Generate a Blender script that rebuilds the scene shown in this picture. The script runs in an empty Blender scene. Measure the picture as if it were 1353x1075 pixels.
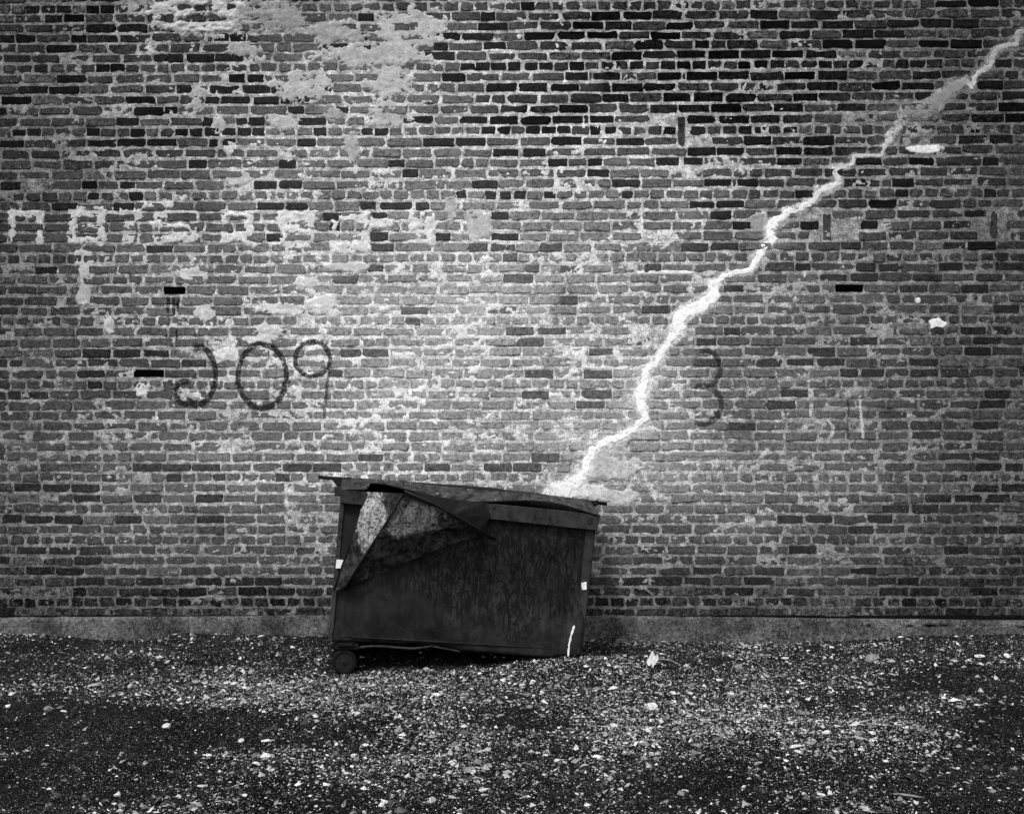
import bpy, bmesh, math, random
import numpy as np
from mathutils import Vector

# ------------------------------------------------------------------ camera, sky, sun, exposure
SC = bpy.context.scene
COL = SC.collection
D, F, EYE, HOR, CX, GV = 8.0, 1608.0, 1.607, 515.0, 676.5, 838.0   # wall distance, focal px, eye height, horizon row
PPM = F / D                                                          # wall pixels per metre
cam_d = bpy.data.cameras.new('camera'); cam = bpy.data.objects.new('camera', cam_d); COL.objects.link(cam)
cam.location = (0, -D, EYE); cam.rotation_euler = (math.radians(90), 0, 0)
cam_d.sensor_width = 36; cam_d.sensor_fit = 'HORIZONTAL'; cam_d.lens = F / 1353 * 36
cam_d.shift_y = -22.5 / 1353; cam_d.clip_end = 2000; cam_d.clip_start = 0.05
SC.camera = cam

SUN_EL, SUN_AZ = math.radians(54), math.radians(205)     # azimuth clockwise from +Y: behind the camera, to its left
world = bpy.data.worlds.new('World'); SC.world = world; world.use_nodes = True
wn = world.node_tree; wn.nodes.clear()
sky = wn.nodes.new('ShaderNodeTexSky'); sky.sky_type = 'NISHITA'; sky.sun_disc = False
sky.sun_elevation = SUN_EL; sky.sun_rotation = SUN_AZ; sky.dust_density = 4; sky.air_density = 1.5
bw = wn.nodes.new('ShaderNodeRGBToBW'); bg = wn.nodes.new('ShaderNodeBackground'); wo = wn.nodes.new('ShaderNodeOutputWorld')
bg.inputs['Strength'].default_value = 0.11
wn.links.new(sky.outputs[0], bw.inputs[0]); wn.links.new(bw.outputs[0], bg.inputs['Color']); wn.links.new(bg.outputs[0], wo.inputs[0])
sd = bpy.data.lights.new('sun', 'SUN'); sun = bpy.data.objects.new('sun', sd); COL.objects.link(sun)
sd.energy = 1.5; sd.angle = math.radians(10); sd.color = (1, 1, 1)
dirv = Vector((math.sin(SUN_AZ) * math.cos(SUN_EL), math.cos(SUN_AZ) * math.cos(SUN_EL), math.sin(SUN_EL)))
sun.rotation_euler = (-dirv).to_track_quat('-Z', 'Y').to_euler(); sun.location = (-4, -14, 12)
SC.view_settings.view_transform = 'Standard'; SC.view_settings.look = 'None'
SC.view_settings.gamma = 1; SC.view_settings.exposure = 0.7; SC.view_settings.use_curve_mapping = False

# ------------------------------------------------------------------ helpers
RNG = np.random.default_rng(7); random.seed(7)

def vnoise(x, y, seed):
    g = np.random.default_rng(seed).random((256, 256))
    xi = np.floor(x).astype(int); yi = np.floor(y).astype(int)
    fx = x - xi; fy = y - yi
    fx = fx * fx * (3 - 2 * fx); fy = fy * fy * (3 - 2 * fy)
    a = g[xi % 256, yi % 256]; b = g[(xi + 1) % 256, yi % 256]
    c = g[xi % 256, (yi + 1) % 256]; d = g[(xi + 1) % 256, (yi + 1) % 256]
    return (a * (1 - fx) + b * fx) * (1 - fy) + (c * (1 - fx) + d * fx) * fy

def fbm(x, y, seed, octv=4, rough=0.5):
    s = 0; amp = 1; tot = 0
    for k in range(octv):
        s = s + amp * vnoise(x * 2 ** k + 17.3 * k, y * 2 ** k + 5.1 * k, seed + k); tot += amp; amp *= rough
    return s / tot

def G(u, v, cu, cv, su, sv):
    return np.exp(-((u - cu) / su) ** 2 - ((v - cv) / sv) ** 2)

def sstep(a, b, x):
    t = np.clip((x - a) / (b - a), 0, 1); return t * t * (3 - 2 * t)

def WX(u): return (u - CX) / PPM            # wall pixels to metres on the wall plane
def WZ(v): return (GV - v) / PPM
def P(px, py, d): return Vector(((px - CX) * d / F, d - D, EYE - (py - HOR) * d / F))

def tag(o, label=None, cat=None, group=None, kind=None):
    if label: o['label'] = label
    if cat: o['category'] = cat
    if group: o['group'] = group
    if kind: o['kind'] = kind
    return o

def link(name, me, mat=None, parent=None):
    o = bpy.data.objects.new(name, me); COL.objects.link(o)
    if mat: me.materials.append(mat)
    if parent:
        o.parent = parent; o.matrix_parent_inverse = Matrix_T(parent)
    return o

from mathutils import Matrix
def Matrix_T(p):
    m = Matrix.Identity(4); q = p
    while q:
        m = Matrix.Translation(q.location) @ m; q = q.parent if q.parent and q.parent.type == 'EMPTY' and False else None
    return m.inverted()

def fast_mesh(name, verts, loops, starts, totals, attrs=None, smooth=False):
    me = bpy.data.meshes.new(name)
    verts = np.asarray(verts, dtype=np.float32); loops = np.asarray(loops, dtype=np.int32)
    me.vertices.add(len(verts)); me.vertices.foreach_set('co', verts.ravel())
    me.loops.add(len(loops)); me.loops.foreach_set('vertex_index', loops)
    me.polygons.add(len(starts)); me.polygons.foreach_set('loop_start', np.asarray(starts, dtype=np.int32))
    me.polygons.foreach_set('loop_total', np.asarray(totals, dtype=np.int32))
    for k, a in (attrs or {}).items():
        at = me.attributes.new(k, 'FLOAT', 'POINT'); at.data.foreach_set('value', np.asarray(a, dtype=np.float32))
    me.polygons.foreach_set('use_smooth', np.full(len(starts), smooth))
    me.update(calc_edges=True); me.validate()
    return me

def grid_mesh(name, V, attrs=None, smooth=True, flip=False):
    n, m = V.shape[:2]
    i = np.arange(n * m).reshape(n, m)
    q = np.stack([i[:-1, :-1], i[1:, :-1], i[1:, 1:], i[:-1, 1:]], -1).reshape(-1, 4)
    if flip: q = q[:, ::-1]
    return fast_mesh(name, V.reshape(-1, 3), q.ravel(), np.arange(len(q)) * 4, np.full(len(q), 4), attrs, smooth)

def py_mesh(name, verts, faces, smooth=False):
    me = bpy.data.meshes.new(name); me.from_pydata([tuple(v) for v in verts], [], faces); me.update()
    if smooth:
        for p in me.polygons: p.use_smooth = True
    return me

def bm_obj(name, bm, mat, parent=None, smooth=False):
    bmesh.ops.recalc_face_normals(bm, faces=bm.faces)
    me = bpy.data.meshes.new(name); bm.to_mesh(me); bm.free()
    if smooth:
        for p in me.polygons: p.use_smooth = True
    return link(name, me, mat, parent)

def solidify(o, t, off=0):
    m = o.modifiers.new('solidify', 'SOLIDIFY'); m.thickness = t; m.offset = off

def tube(name, pts, r, mat, parent, seg=8, jit=0.0):
    bm = bmesh.new(); rings = []
    pts = [Vector(p) for p in pts]
    for k, p in enumerate(pts):
        t = (pts[min(k + 1, len(pts) - 1)] - pts[max(k - 1, 0)]).normalized()
        a = t.cross(Vector((0, 0, 1)))
        if a.length < 0.1: a = t.cross(Vector((1, 0, 0)))
        a.normalize(); b = t.cross(a)
        rr = r if not isinstance(r, (list, tuple)) else r[k]
        rings.append([bm.verts.new(p + (a * math.cos(q) + b * math.sin(q)) * rr * (1 + random.uniform(-jit, jit)))
                      for q in (2 * math.pi * i / seg for i in range(seg))])
    for A, B in zip(rings, rings[1:]):
        for i in range(seg): bm.faces.new((A[i], A[(i + 1) % seg], B[(i + 1) % seg], B[i]))
    bm.faces.new(rings[0]); bm.faces.new(rings[-1])
    return bm_obj(name, bm, mat, parent, True)

def prism(name, front, back, mat, parent=None, bevel=0.0):
    n = len(front)
    bm = bmesh.new(); a = [bm.verts.new(p) for p in front]; b = [bm.verts.new(p) for p in back]
    bm.faces.new(a); bm.faces.new(b)
    for i in range(n): bm.faces.new((a[i], a[(i + 1) % n], b[(i + 1) % n], b[i]))
    if bevel: bmesh.ops.bevel(bm, geom=bm.edges[:], offset=bevel, segments=2, affect='EDGES')
    return bm_obj(name, bm, mat, parent)

def empty(name, loc):
    o = bpy.data.objects.new(name, None); COL.objects.link(o); o.location = loc; o.empty_display_size = 0.1
    return o

# ------------------------------------------------------------------ node helpers
class NT:
    def __init__(s, name):
        s.m = bpy.data.materials.new(name); s.m.use_nodes = True; s.t = s.m.node_tree; s.t.nodes.clear()
    def n(s, typ, **kw):
        nd = s.t.nodes.new(typ)
        for k, v in kw.items(): setattr(nd, k, v)
        return nd
    def put(s, sock, val):
        if hasattr(val, 'links') or isinstance(val, bpy.types.NodeSocket): s.t.links.new(val, sock)
        else: sock.default_value = val
    def math(s, op, a, b=None, c=None, clamp=False):
        nd = s.n('ShaderNodeMath', operation=op, use_clamp=clamp); s.put(nd.inputs[0], a)
        if b is not None: s.put(nd.inputs[1], b)
        if c is not None: s.put(nd.inputs[2], c)
        return nd.outputs[0]
    def ss(s, x, a, b, lo=0.0, hi=1.0):
        nd = s.n('ShaderNodeMapRange', interpolation_type='SMOOTHSTEP')
        s.put(nd.inputs[0], x); s.put(nd.inputs[1], a); s.put(nd.inputs[2], b); s.put(nd.inputs[3], lo); s.put(nd.inputs[4], hi)
        return nd.outputs[0]
    def noise(s, scale, detail=3, rough=0.55, dist=0.0, vec=None):
        nd = s.n('ShaderNodeTexNoise'); nd.inputs['Scale'].default_value = scale; nd.inputs['Detail'].default_value = detail
        nd.inputs['Roughness'].default_value = rough; nd.inputs['Distortion'].default_value = dist
        s.t.links.new(vec or s.pos(), nd.inputs['Vector']); return nd.outputs[0]
    def vor(s, scale, vec=None, out='Distance'):
        nd = s.n('ShaderNodeTexVoronoi'); nd.inputs['Scale'].default_value = scale
        s.t.links.new(vec or s.pos(), nd.inputs['Vector']); return nd.outputs[out]
    def pos(s):
        if not hasattr(s, '_p'): s._p = s.n('ShaderNodeNewGeometry').outputs['Position']
        return s._p
    def xyz(s):
        if not hasattr(s, '_s'):
            nd = s.n('ShaderNodeSeparateXYZ'); s.t.links.new(s.pos(), nd.inputs[0]); s._s = nd.outputs
        return s._s
    def attr(s, name):
        return s.n('ShaderNodeAttribute', attribute_name=name).outputs['Fac']
    def mix(s, a, b, f):     # scalars: a + (b-a) f
        return s.math('MULTIPLY_ADD', s.math('SUBTRACT', b, a), f, a)
    def map(s, sx, sy, sz, rot=(0, 0, 0)):
        nd = s.n('ShaderNodeMapping'); nd.inputs['Scale'].default_value = (sx, sy, sz); nd.inputs['Rotation'].default_value = rot
        s.t.links.new(s.pos(), nd.inputs[0]); return nd.outputs[0]
    def done(s, col, rough=0.9, bump=None, bstr=0.3, bdist=0.002, spec=0.2, metal=0.0):
        b = s.n('ShaderNodeBsdfPrincipled'); o = s.n('ShaderNodeOutputMaterial')
        if isinstance(col, (int, float)): b.inputs['Base Color'].default_value = (col, col, col, 1)
        else:
            c = s.n('ShaderNodeCombineColor')
            for i in range(3): s.t.links.new(col, c.inputs[i])
            s.t.links.new(c.outputs[0], b.inputs['Base Color'])
        s.put(b.inputs['Roughness'], rough); b.inputs['Specular IOR Level'].default_value = spec; b.inputs['Metallic'].default_value = metal
        if bump is not None:
            bp = s.n('ShaderNodeBump'); bp.inputs['Strength'].default_value = bstr; bp.inputs['Distance'].default_value = bdist
            s.t.links.new(bump, bp.inputs['Height']); s.t.links.new(bp.outputs[0], b.inputs['Normal'])
        s.t.links.new(b.outputs[0], o.inputs[0]); return s.m

def wall_paint(N, col):
    """spray paint strokes on the wall: the figures 2 0 9, 3 and chalk marks, in wall coordinates"""
    X, Y, Z = N.xyz()
    w1 = N.math('MULTIPLY', N.math('SUBTRACT', N.noise(18, 3, .6), 0.5), 6.0)
    w2 = N.math('MULTIPLY', N.math('SUBTRACT', N.noise(16, 3, .6), 0.5), 6.0)
    u = N.math('ADD', N.math('MULTIPLY_ADD', X, PPM, CX), w1)
    v = N.math('ADD', N.math('MULTIPLY_ADD', Z, -PPM, GV), w2)
    def ring(cx, cy, a, b, wd, soft=2.0):
        du = N.math('DIVIDE', N.math('SUBTRACT', u, cx), a); dv = N.math('DIVIDE', N.math('SUBTRACT', v, cy), b)
        r = N.math('SQRT', N.math('ADD', N.math('MULTIPLY', du, du), N.math('MULTIPLY', dv, dv)))
        d = N.math('MULTIPLY', N.math('ABSOLUTE', N.math('SUBTRACT', r, 1.0)), min(a, b))
        return N.ss(d, wd, wd + soft, 1, 0)
    def gt(x, t): return N.ss(x, t - 3, t + 3)
    def lt(x, t): return N.ss(x, t - 3, t + 3, 1, 0)
    def mul(*a):
        r = a[0]
        for q in a[1:]: r = N.math('MULTIPLY', r, q)
        return r
    def vline(u0, v0, u1, v1, wd, soft=1.2):
        k = (u1 - u0) / (v1 - v0)
        x = N.math('ABSOLUTE', N.math('SUBTRACT', N.math('SUBTRACT', u, u0), N.math('MULTIPLY', N.math('SUBTRACT', v, v0), k)))
        return mul(N.ss(x, wd, wd + soft, 1, 0), gt(v, v0), lt(v, v1))
    strokes = [ring(346.5, 497, 32, 42, 2.3), ring(413, 474, 23, 23, 2.0), mul(vline(434, 488, 428, 552, 1.4), 0.8),
               mul(ring(260, 496, 25, 38, 2.4), N.math('MAXIMUM', gt(u, 257), mul(gt(u, 246), gt(v, 518)))), mul(ring(245, 519, 13, 15, 2.2), lt(u, 250), N.math('MAXIMUM', lt(u, 240), N.math('MAXIMUM', gt(v, 524), lt(v, 510)))),
               mul(ring(930, 487, 22, 24, 2.5), gt(u, 924), 0.86), mul(ring(927, 535, 26, 25, 2.6), gt(u, 918), 0.86),
               mul(vline(1120, 528, 1120, 580, 1.0), 0.7), vline(222, 392, 222, 414, 1.6), vline(229, 392, 230, 416, 1.6), vline(235, 394, 235, 410, 1.2),
               mul(ring(379, 507, 2, 2, 3.0)), mul(vline(179, 415, 179, 432, 1.5), 0.7), vline(233, 436, 233, 450, 1.0)]
    dark = strokes[0]
    for q in strokes[1:]: dark = N.math('MAXIMUM', dark, q)
    dark = mul(dark, N.ss(N.noise(60, 4, 0.7), 0.36, 0.54, 0.50, 0.92))
    white = [vline(1072, 533, 1071, 553, 1.4), mul(ring(1086, 568, 15, 14, 0.8), gt(u, 1092), 0.8), vline(1136, 522, 1140, 580, 1.0), mul(vline(1127, 580, 1127.4, 581, 6), .0)]
    wh = white[0]
    for q in white[1:3]: wh = N.math('MAXIMUM', wh, q)
    wh = mul(wh, N.ss(N.noise(90, 3, 0.7), 0.38, 0.52))
    return N.mix(N.mix(col, 0.006, dark), 0.55, wh)

def mat_brick():
    N = NT('brick_clay')
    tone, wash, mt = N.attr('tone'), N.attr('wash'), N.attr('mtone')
    c = N.math('MULTIPLY', tone, N.ss(N.noise(30, 8, 0.75), 0.39, 0.61, 0.22, 1.75))
    c = N.math('MULTIPLY', c, N.ss(N.noise(110, 4, 0.75), 0.40, 0.58, 0.3, 1.35))            # pits and grain
    n1 = N.noise(19, 10, 0.72, 0.6)
    thr = N.math('MULTIPLY_ADD', wash, -0.44, 0.76)
    film = N.ss(n1, thr, N.math('ADD', thr, 0.22))
    grain = N.ss(N.noise(75, 6, 0.8), 0.42, 0.58, 0.08, 1.0)
    k = N.math('MULTIPLY', grain, film)
    k = N.math('MAXIMUM', k, N.math('MULTIPLY', N.math('MULTIPLY', wash, 0.92), N.ss(N.noise(40, 9, .82), .38, .58, .22, 1.0)))
    c = N.mix(c, N.math('MULTIPLY', mt, 0.85), k)
    sp = N.ss(N.noise(125, 2, 0.5), N.math('MULTIPLY_ADD', wash, -0.06, 0.70), N.math('MULTIPLY_ADD', wash, -0.06, 0.735))
    c = N.mix(c, 0.5, N.math('MULTIPLY', sp, N.ss(tone, 0.002, 0.012, 0.0, 0.85)))
    c = wall_paint(N, c)
    h = N.math('ADD', N.noise(60, 8, 0.72), N.math('MULTIPLY', N.noise(190, 3), 0.5))
    return N.done(c, 1.0, h, 0.9, 0.005, 0.03)

def mat_mortar():
    N = NT('lime_mortar')
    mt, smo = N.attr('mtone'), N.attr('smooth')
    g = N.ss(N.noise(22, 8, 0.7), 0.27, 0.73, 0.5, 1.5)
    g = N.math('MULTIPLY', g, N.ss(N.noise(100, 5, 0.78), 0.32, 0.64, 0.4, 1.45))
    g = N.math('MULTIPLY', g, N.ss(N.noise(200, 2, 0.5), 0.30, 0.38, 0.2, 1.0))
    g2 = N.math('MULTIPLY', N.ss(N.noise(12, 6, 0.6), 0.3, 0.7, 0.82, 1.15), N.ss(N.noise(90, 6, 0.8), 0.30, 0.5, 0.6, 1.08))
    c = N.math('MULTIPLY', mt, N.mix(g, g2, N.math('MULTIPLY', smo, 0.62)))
    c = N.math('MINIMUM', c, 0.8)
    c = wall_paint(N, c)
    h = N.math('ADD', N.noise(80, 6, 0.72), N.math('MULTIPLY', N.noise(260, 2), 0.6))
    return N.done(c, 1.0, h, 0.7, 0.004, 0.03)

def mat_filler():
    N = NT('white_filler')
    mt = N.attr('mtone')
    c = N.math('MULTIPLY', mt, N.ss(N.noise(30, 6, 0.65), 0.25, 0.6, 0.8, 1.05))
    c = N.math('MULTIPLY', c, N.ss(N.noise(140, 3, 0.7), 0.26, 0.40, 0.7, 1.0))
    return N.done(c, 0.9, N.noise(60, 6, 0.7), 0.5, 0.004, 0.15)

def mat_concrete():
    N = NT('foundation_concrete')
    c = N.ss(N.noise(45, 9, 0.82), 0.34, 0.70, 0.02, 0.19)
    c = N.math('MULTIPLY', c, N.ss(N.noise(3.5, 6, .7), 0.32, 0.68, 0.35, 1.5))
    sp = N.ss(N.noise(95, 4, 0.7), 0.58, 0.63)
    c = N.mix(c, 0.36, N.math('MULTIPLY', sp, N.ss(N.noise(5, 5, .7), .38, .6, .15, .9)))
    c = N.math('MULTIPLY', c, N.ss(N.vor(38), 0.12, 0.22, 0.25, 1))
    return N.done(c, 1.0, N.noise(60, 8, 0.8), 1.0, 0.012, 0.03)

def mat_ground():
    N = NT('gravel_ground')
    c = N.ss(N.noise(70, 9, 0.8), 0.40, 0.66, 0.0006, 0.022)
    c = N.math('MULTIPLY', c, N.ss(N.noise(1.3, 4), 0.3, 0.7, 0.6, 1.5))
    gate = N.ss(N.noise(1.9, 6, 0.65), 0.36, 0.6, 0.35, 1.0)
    for sc, lo in ((130, 0.80), (230, 0.74)):
        cell = N.vor(sc, out='Color')
        sep = N.n('ShaderNodeSeparateColor'); N.t.links.new(cell, sep.inputs[0])
        pick = N.math('MULTIPLY', N.ss(sep.outputs[0], lo, lo + .02), N.ss(N.vor(sc), 0.30, 0.38, 1, 0))
        c = N.mix(c, N.math('MULTIPLY', N.math('POWER', sep.outputs[1], 2.0), 0.6), N.math('MULTIPLY', pick, gate))
    h = N.math('ADD', N.noise(60, 8, 0.8), N.math('MULTIPLY', N.vor(110), -0.5))
    return N.done(c, 1.0, h, 1.0, 0.016, 0.03)

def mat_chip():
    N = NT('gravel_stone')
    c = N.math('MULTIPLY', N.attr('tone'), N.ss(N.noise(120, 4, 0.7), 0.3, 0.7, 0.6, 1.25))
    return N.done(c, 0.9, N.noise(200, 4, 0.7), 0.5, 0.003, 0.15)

def mat_stone(name, base):
    N = NT(name)
    c = N.math('MULTIPLY', N.ss(N.noise(40, 7, 0.7), 0.28, 0.7, 0.4, 1.25), base)
    c = N.math('MULTIPLY', c, N.ss(N.noise(220, 2, 0.6), 0.3, 0.42, 0.4, 1))
    return N.done(c, 0.92, N.noise(90, 6, 0.7), 0.8, 0.006, 0.15)

def mat_dumpster(name, base, scratch=True, rust=0.5):
    N = NT(name)
    X, Y, Z = N.xyz()
    c = N.ss(N.noise(4, 6, 0.65), 0.3, 0.7, 0.75 * base, 1.2 * base)
    st = N.noise(26, 4, 0.6, 0.0, N.map(1, 1, 0.12)); c = N.math('MULTIPLY', c, N.ss(st, 0.3, 0.7, 0.72, 1.2))
    if scratch:
        dens = N.math('ADD', N.math('POWER', N.math('DIVIDE', N.math('SUBTRACT', X, 0.0), 0.55), 2.0), N.math('POWER', N.math('DIVIDE', N.math('SUBTRACT', Z, 0.58), 0.36), 2.0))
        dens = N.math('ADD', N.ss(dens, 0.0, 1.5, 1.0, 0.0), N.math('MULTIPLY', N.math('SUBTRACT', N.noise(5, 4), 0.5), 1.5))
        m = None
        for sc, d, e, mp in ((6, 2.5, .008, N.map(1, 1, .5)), (10, 3.5, .012, N.map(1.2, 1, .4, (0, .5, 0))), (14, 3, .018, N.map(1, 1, .4, (0, -.45, 0))), (24, 3, .03, N.map(1, 1, .3))):
            n = N.noise(sc, d, 0.55, 0.8, mp)
            l = N.ss(N.math('ABSOLUTE', N.math('SUBTRACT', n, 0.5)), e * 0.8, e * 1.5, 1, 0)
            l = N.math('MULTIPLY', l, N.ss(N.noise(sc * 0.8, 2, .5, 0, mp), .36, .48))
            m = l if m is None else N.math('MAXIMUM', m, l)
        blot = N.ss(N.noise(34, 6, 0.75, 1.2, N.map(1, 1, .55)), 0.52, 0.58)
        m = N.math('MAXIMUM', m, N.math('MULTIPLY', blot, N.ss(dens, 0.55, 1.0)))
        for rot, sc, th in ((0.12, 46, .635), (-.35, 40, .64), (.55, 36, .645), (-.05, 75, .645), (1.3, 40, .655)):
            l = N.ss(N.noise(sc, 2, .5, .25, N.map(1, 1, .085, (0, rot, 0))), th, th + .016)
            m = N.math('MAXIMUM', m, l)
        m = N.math('MULTIPLY', m, N.ss(dens, 0.0, 0.45, 0.30, 1.0))
        c = N.mix(c, base * 0.03, m)
        low = N.ss(Z, 0.28, 0.36, 1.0, 0.0)
        c = N.math('MULTIPLY', c, N.mix(1.0, N.ss(N.noise(8, 6, .7), .35, .65, .45, 1.35), low))
    r = N.ss(N.noise(20, 9, 0.8), 0.48, 0.6)
    c = N.mix(c, base * 0.25, N.math('MULTIPLY', r, rust))
    return N.done(c, N.ss(N.noise(20, 5), 0.3, 0.7, 0.5, 0.8), N.noise(45, 7, 0.75), 0.35, 0.004, 0.2)

def mat_lid(name, base, pale, thr, cx=None, fs=13, ky=1.0):
    N = NT(name)
    X, Y, Z = N.xyz()
    mp = N.map(1, ky, 1)
    c = N.ss(N.noise(24, 8, 0.75, 0, mp), 0.38, 0.64, base * 0.25, base * 1.9)
    n = N.noise(fs, 9, 0.78, 0.3, mp)
    if cx is not None:
        d = N.math('ADD', N.math('POWER', N.math('DIVIDE', N.math('SUBTRACT', X, cx[0]), cx[2]), 2.0), N.math('POWER', N.math('DIVIDE', N.math('SUBTRACT', Z, cx[1]), cx[3]), 2.0))
        n = N.math('ADD', n, N.ss(d, 0.0, 1.2, 0.2, -0.12))
    k = N.ss(n, thr, thr + 0.1)
    k = N.math('MULTIPLY', k, N.ss(N.noise(60, 6, 0.8, 0, mp), 0.42, 0.54, 0.05, 1))
    c = N.mix(c, pale, k)
    st = N.noise(70, 3, 0.6, 0.0, N.map(1, 1, 0.1)); c = N.math('MULTIPLY', c, N.ss(st, 0.3, 0.62, 0.55, 1.15))
    return N.done(c, 0.85, N.noise(50, 7, 0.75), 0.6, 0.006, 0.1)

M_BRICK, M_MORTAR, M_FILL, M_CONC, M_GROUND, M_CHIP = mat_brick(), mat_mortar(), mat_filler(), mat_concrete(), mat_ground(), mat_chip()
M_BODY = mat_dumpster('dumpster_paint', 0.017, True, 0.3)
M_RIM = mat_dumpster('dumpster_rim_paint', 0.028, False, 1.0)
M_STEEL = mat_dumpster('dark_steel', 0.006, False, 0.6)
M_LID = mat_lid('lid_grime', 0.040, 0.42, 0.575, None, 30, .10)
def plain(name, c, rough=0.8, spec=0.2):
    N = NT(name); return N.done(N.ss(N.noise(60, 5, .7), .3, .7, c * .75, c * 1.15), rough, N.noise(120, 4), .3, .002, spec)
M_RUBBER = plain('black_rubber', 0.007, 0.8, .1); M_WHITE = plain('white_reflector', 0.78, 0.4, 0.4); M_PAPER = plain('torn_paper', 0.5); M_HUB = plain('wheel_hub_steel', 0.009, 0.6)
M_TWIG = plain('dry_twig', 0.22)
STONES = {'white': mat_stone('white_stone', 0.66), 'grey': mat_stone('grey_stone', 0.20), 'dark': mat_stone('dark_stone', 0.035)}

# ------------------------------------------------------------------ ground
EDGE_U = np.array([-900, 0, 60, 130, 200, 240, 260, 320, 430, 600, 780, 893, 1030, 1150, 1200, 1353, 2200])
EDGE_V = np.array([833, 832, 834, 840, 839, 831, 830, 834, 835, 838, 842, 845, 845, 840, 835, 833, 833])
def gh(x, y):
    x = np.asarray(x, float); y = np.asarray(y, float)
    g = (GV - np.interp(x * PPM + CX, EDGE_U, EDGE_V)) / PPM
    near = np.exp(-np.clip(-y, 0, None) / 0.35)
    far = np.clip(np.hypot(x, y + 4) / 30, 0, 1)
    b = 0.066 * np.exp(-((x - 0.36) / 0.42) ** 2 - ((y + 1.0) / 0.30) ** 2)
    b += -0.018 * np.exp(-((x + 0.75) / 0.6) ** 2 - ((y + 1.0) / 0.4) ** 2)
    b += -0.035 * np.exp(-((x + 1.6) / 0.9) ** 2 - ((y + 2.45) / 0.22) ** 2) + 0.02 * np.exp(-((x + 1.7) / 0.9) ** 2 - ((y + 2.0) / 0.25) ** 2)
    b += -0.03 * np.exp(-((x - 0.2) / 0.25) ** 2 - ((y + 2.7) / 0.25) ** 2)
    n = (fbm(x * 1.6 + 40, y * 1.6 + 40, 31, 4) - 0.5) * 0.07 + (fbm(x * 11 + 90, y * 11 + 90, 41, 3) - 0.5) * 0.022
    fl = 1 - 0.85 * np.exp(-((x + 0.95) / 0.12) ** 2 - ((y + 1.08) / 0.2) ** 2) - 0.8 * np.exp(-((x - 0.36) / 0.15) ** 2 - ((y + 1.0) / 0.2) ** 2)
    b = b - 0.022 * np.exp(-((y + 0.055) / 0.03) ** 2)
    return g * near + b + n * (1 - far) * np.clip(fl, 0.05, 1) * (0.25 + 0.75 * (1 - near))

def spread(a, b, step, far, k):
    mid = np.arange(a, b + step / 2, step); out = []; s = step; p = mid[-1]
    while p < far: s *= k; p += s; out.append(p)
    inn = []; s = step; p = mid[0]
    while p > -far: s *= k; p -= s; inn.append(p)
    return np.array(inn[::-1] + list(mid) + out)
gx = spread(-4.6, 4.6, 0.022, 250, 1.25); gy = spread(-4.2, 0.06, 0.020, 250, 1.25)
gy = gy[gy < 0.6]; gy = np.append(gy, [2, 6, 20, 60, 250])
GXX, GYY = np.meshgrid(gx, gy, indexing='ij')
gv = np.stack([GXX, GYY, gh(GXX, GYY)], -1)
ground = link('ground', grid_mesh('ground', gv), M_GROUND)
tag(ground, 'dark bare lot of packed cinders and broken asphalt', kind='structure', cat='ground')

# ------------------------------------------------------------------ brick wall: tonal maps in wall pixels
PATCH = [  # smeared mortar patches: u, v, half width, half height, tone
 (540, 40, 44, 22, .36), (500, 72, 62, 15, .34), (512, 108, 26, 22, .38), (402, 112, 36, 17, .36), (508, 150, 26, 18, .36), (372, 160, 24, 11, .36),
 (315, 235, 15, 10, .40), (465, 192, 13, 18, .34), (262, 128, 11, 12, .3), (288, 165, 12, 14, .34), (440, 150, 14, 10, .30), (445, 45, 40, 12, .26), (350, 22, 40, 20, .22), (320, 65, 22, 8, .28),
 (225, 18, 28, 14, .34), (300, 12, 30, 12, .40), (270, 35, 60, 6, .36), (240, 3, 36, 5, .4),
 (112, 355, 11, 18, .38), (112, 390, 11, 16, .32), (255, 362, 17, 11, .46), (405, 372, 20, 9, .52), (270, 412, 17, 10, .44), (345, 440, 24, 13, .48), (372, 408, 30, 8, .5), (432, 405, 23, 13, .52),
 (187, 513, 11, 10, .46), (305, 468, 18, 9, .52), (340, 468, 20, 10, .5), (145, 430, 8, 10, .4),
 (808, 612, 40, 21, .40), (775, 648, 34, 11, .50), (805, 655, 34, 9, .40),
 (1222, 197, 28, 6, .58), (1240, 427, 12, 7, .74), (1213, 397, 4, 4, .6), (1003, 296, 18, 11, .24), (880, 360, 40, 3, .6),
 (625, 290, 12, 22, .40), (642, 300, 10, 16, .40), (460, 352, 36, 6, .45), (595, 275, 8, 20, .36), 
 (930, 600, 50, 4, .22)]
LETTER = [  # ghost letters: boxes u0,u1,v0,v1 of pale mortar
 (12, 18, 280, 322), (50, 57, 280, 322), (14, 55, 278, 285), (90, 139, 272, 286), (90, 101, 282, 322), (128, 139, 282, 322), (92, 138, 297, 303), (96, 138, 312, 321),
 (160, 186, 277, 290), (163, 178, 290, 322), (203, 212, 282, 322), (252, 261, 282, 318), (206, 258, 280, 288), (206, 255, 297, 301), (212, 258, 311, 320), (190, 230, 267, 274),
 (293, 301, 284, 322), (325, 334, 283, 322), (297, 330, 281, 286), (297, 331, 309, 319), (370, 416, 280, 294), (369, 380, 284, 326), (407, 417, 284, 312), (374, 412, 297, 308), (376, 410, 316, 328),
 (438, 446, 290, 330), (446, 488, 283, 292), (479, 488, 290, 330), (440, 486, 321, 333), (541, 574, 281, 288), (541, 552, 284, 322), (562, 574, 284, 322), (546, 572, 314, 322), (543, 573, 294, 300), (543, 573, 305, 312), (100, 122, 330, 345), (490, 520, 290, 300)]
def crk(o, rows): return [(o[0] + x / 2.941, o[1] + y / 2.941, w, t) for x, y, w, t in rows]
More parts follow.
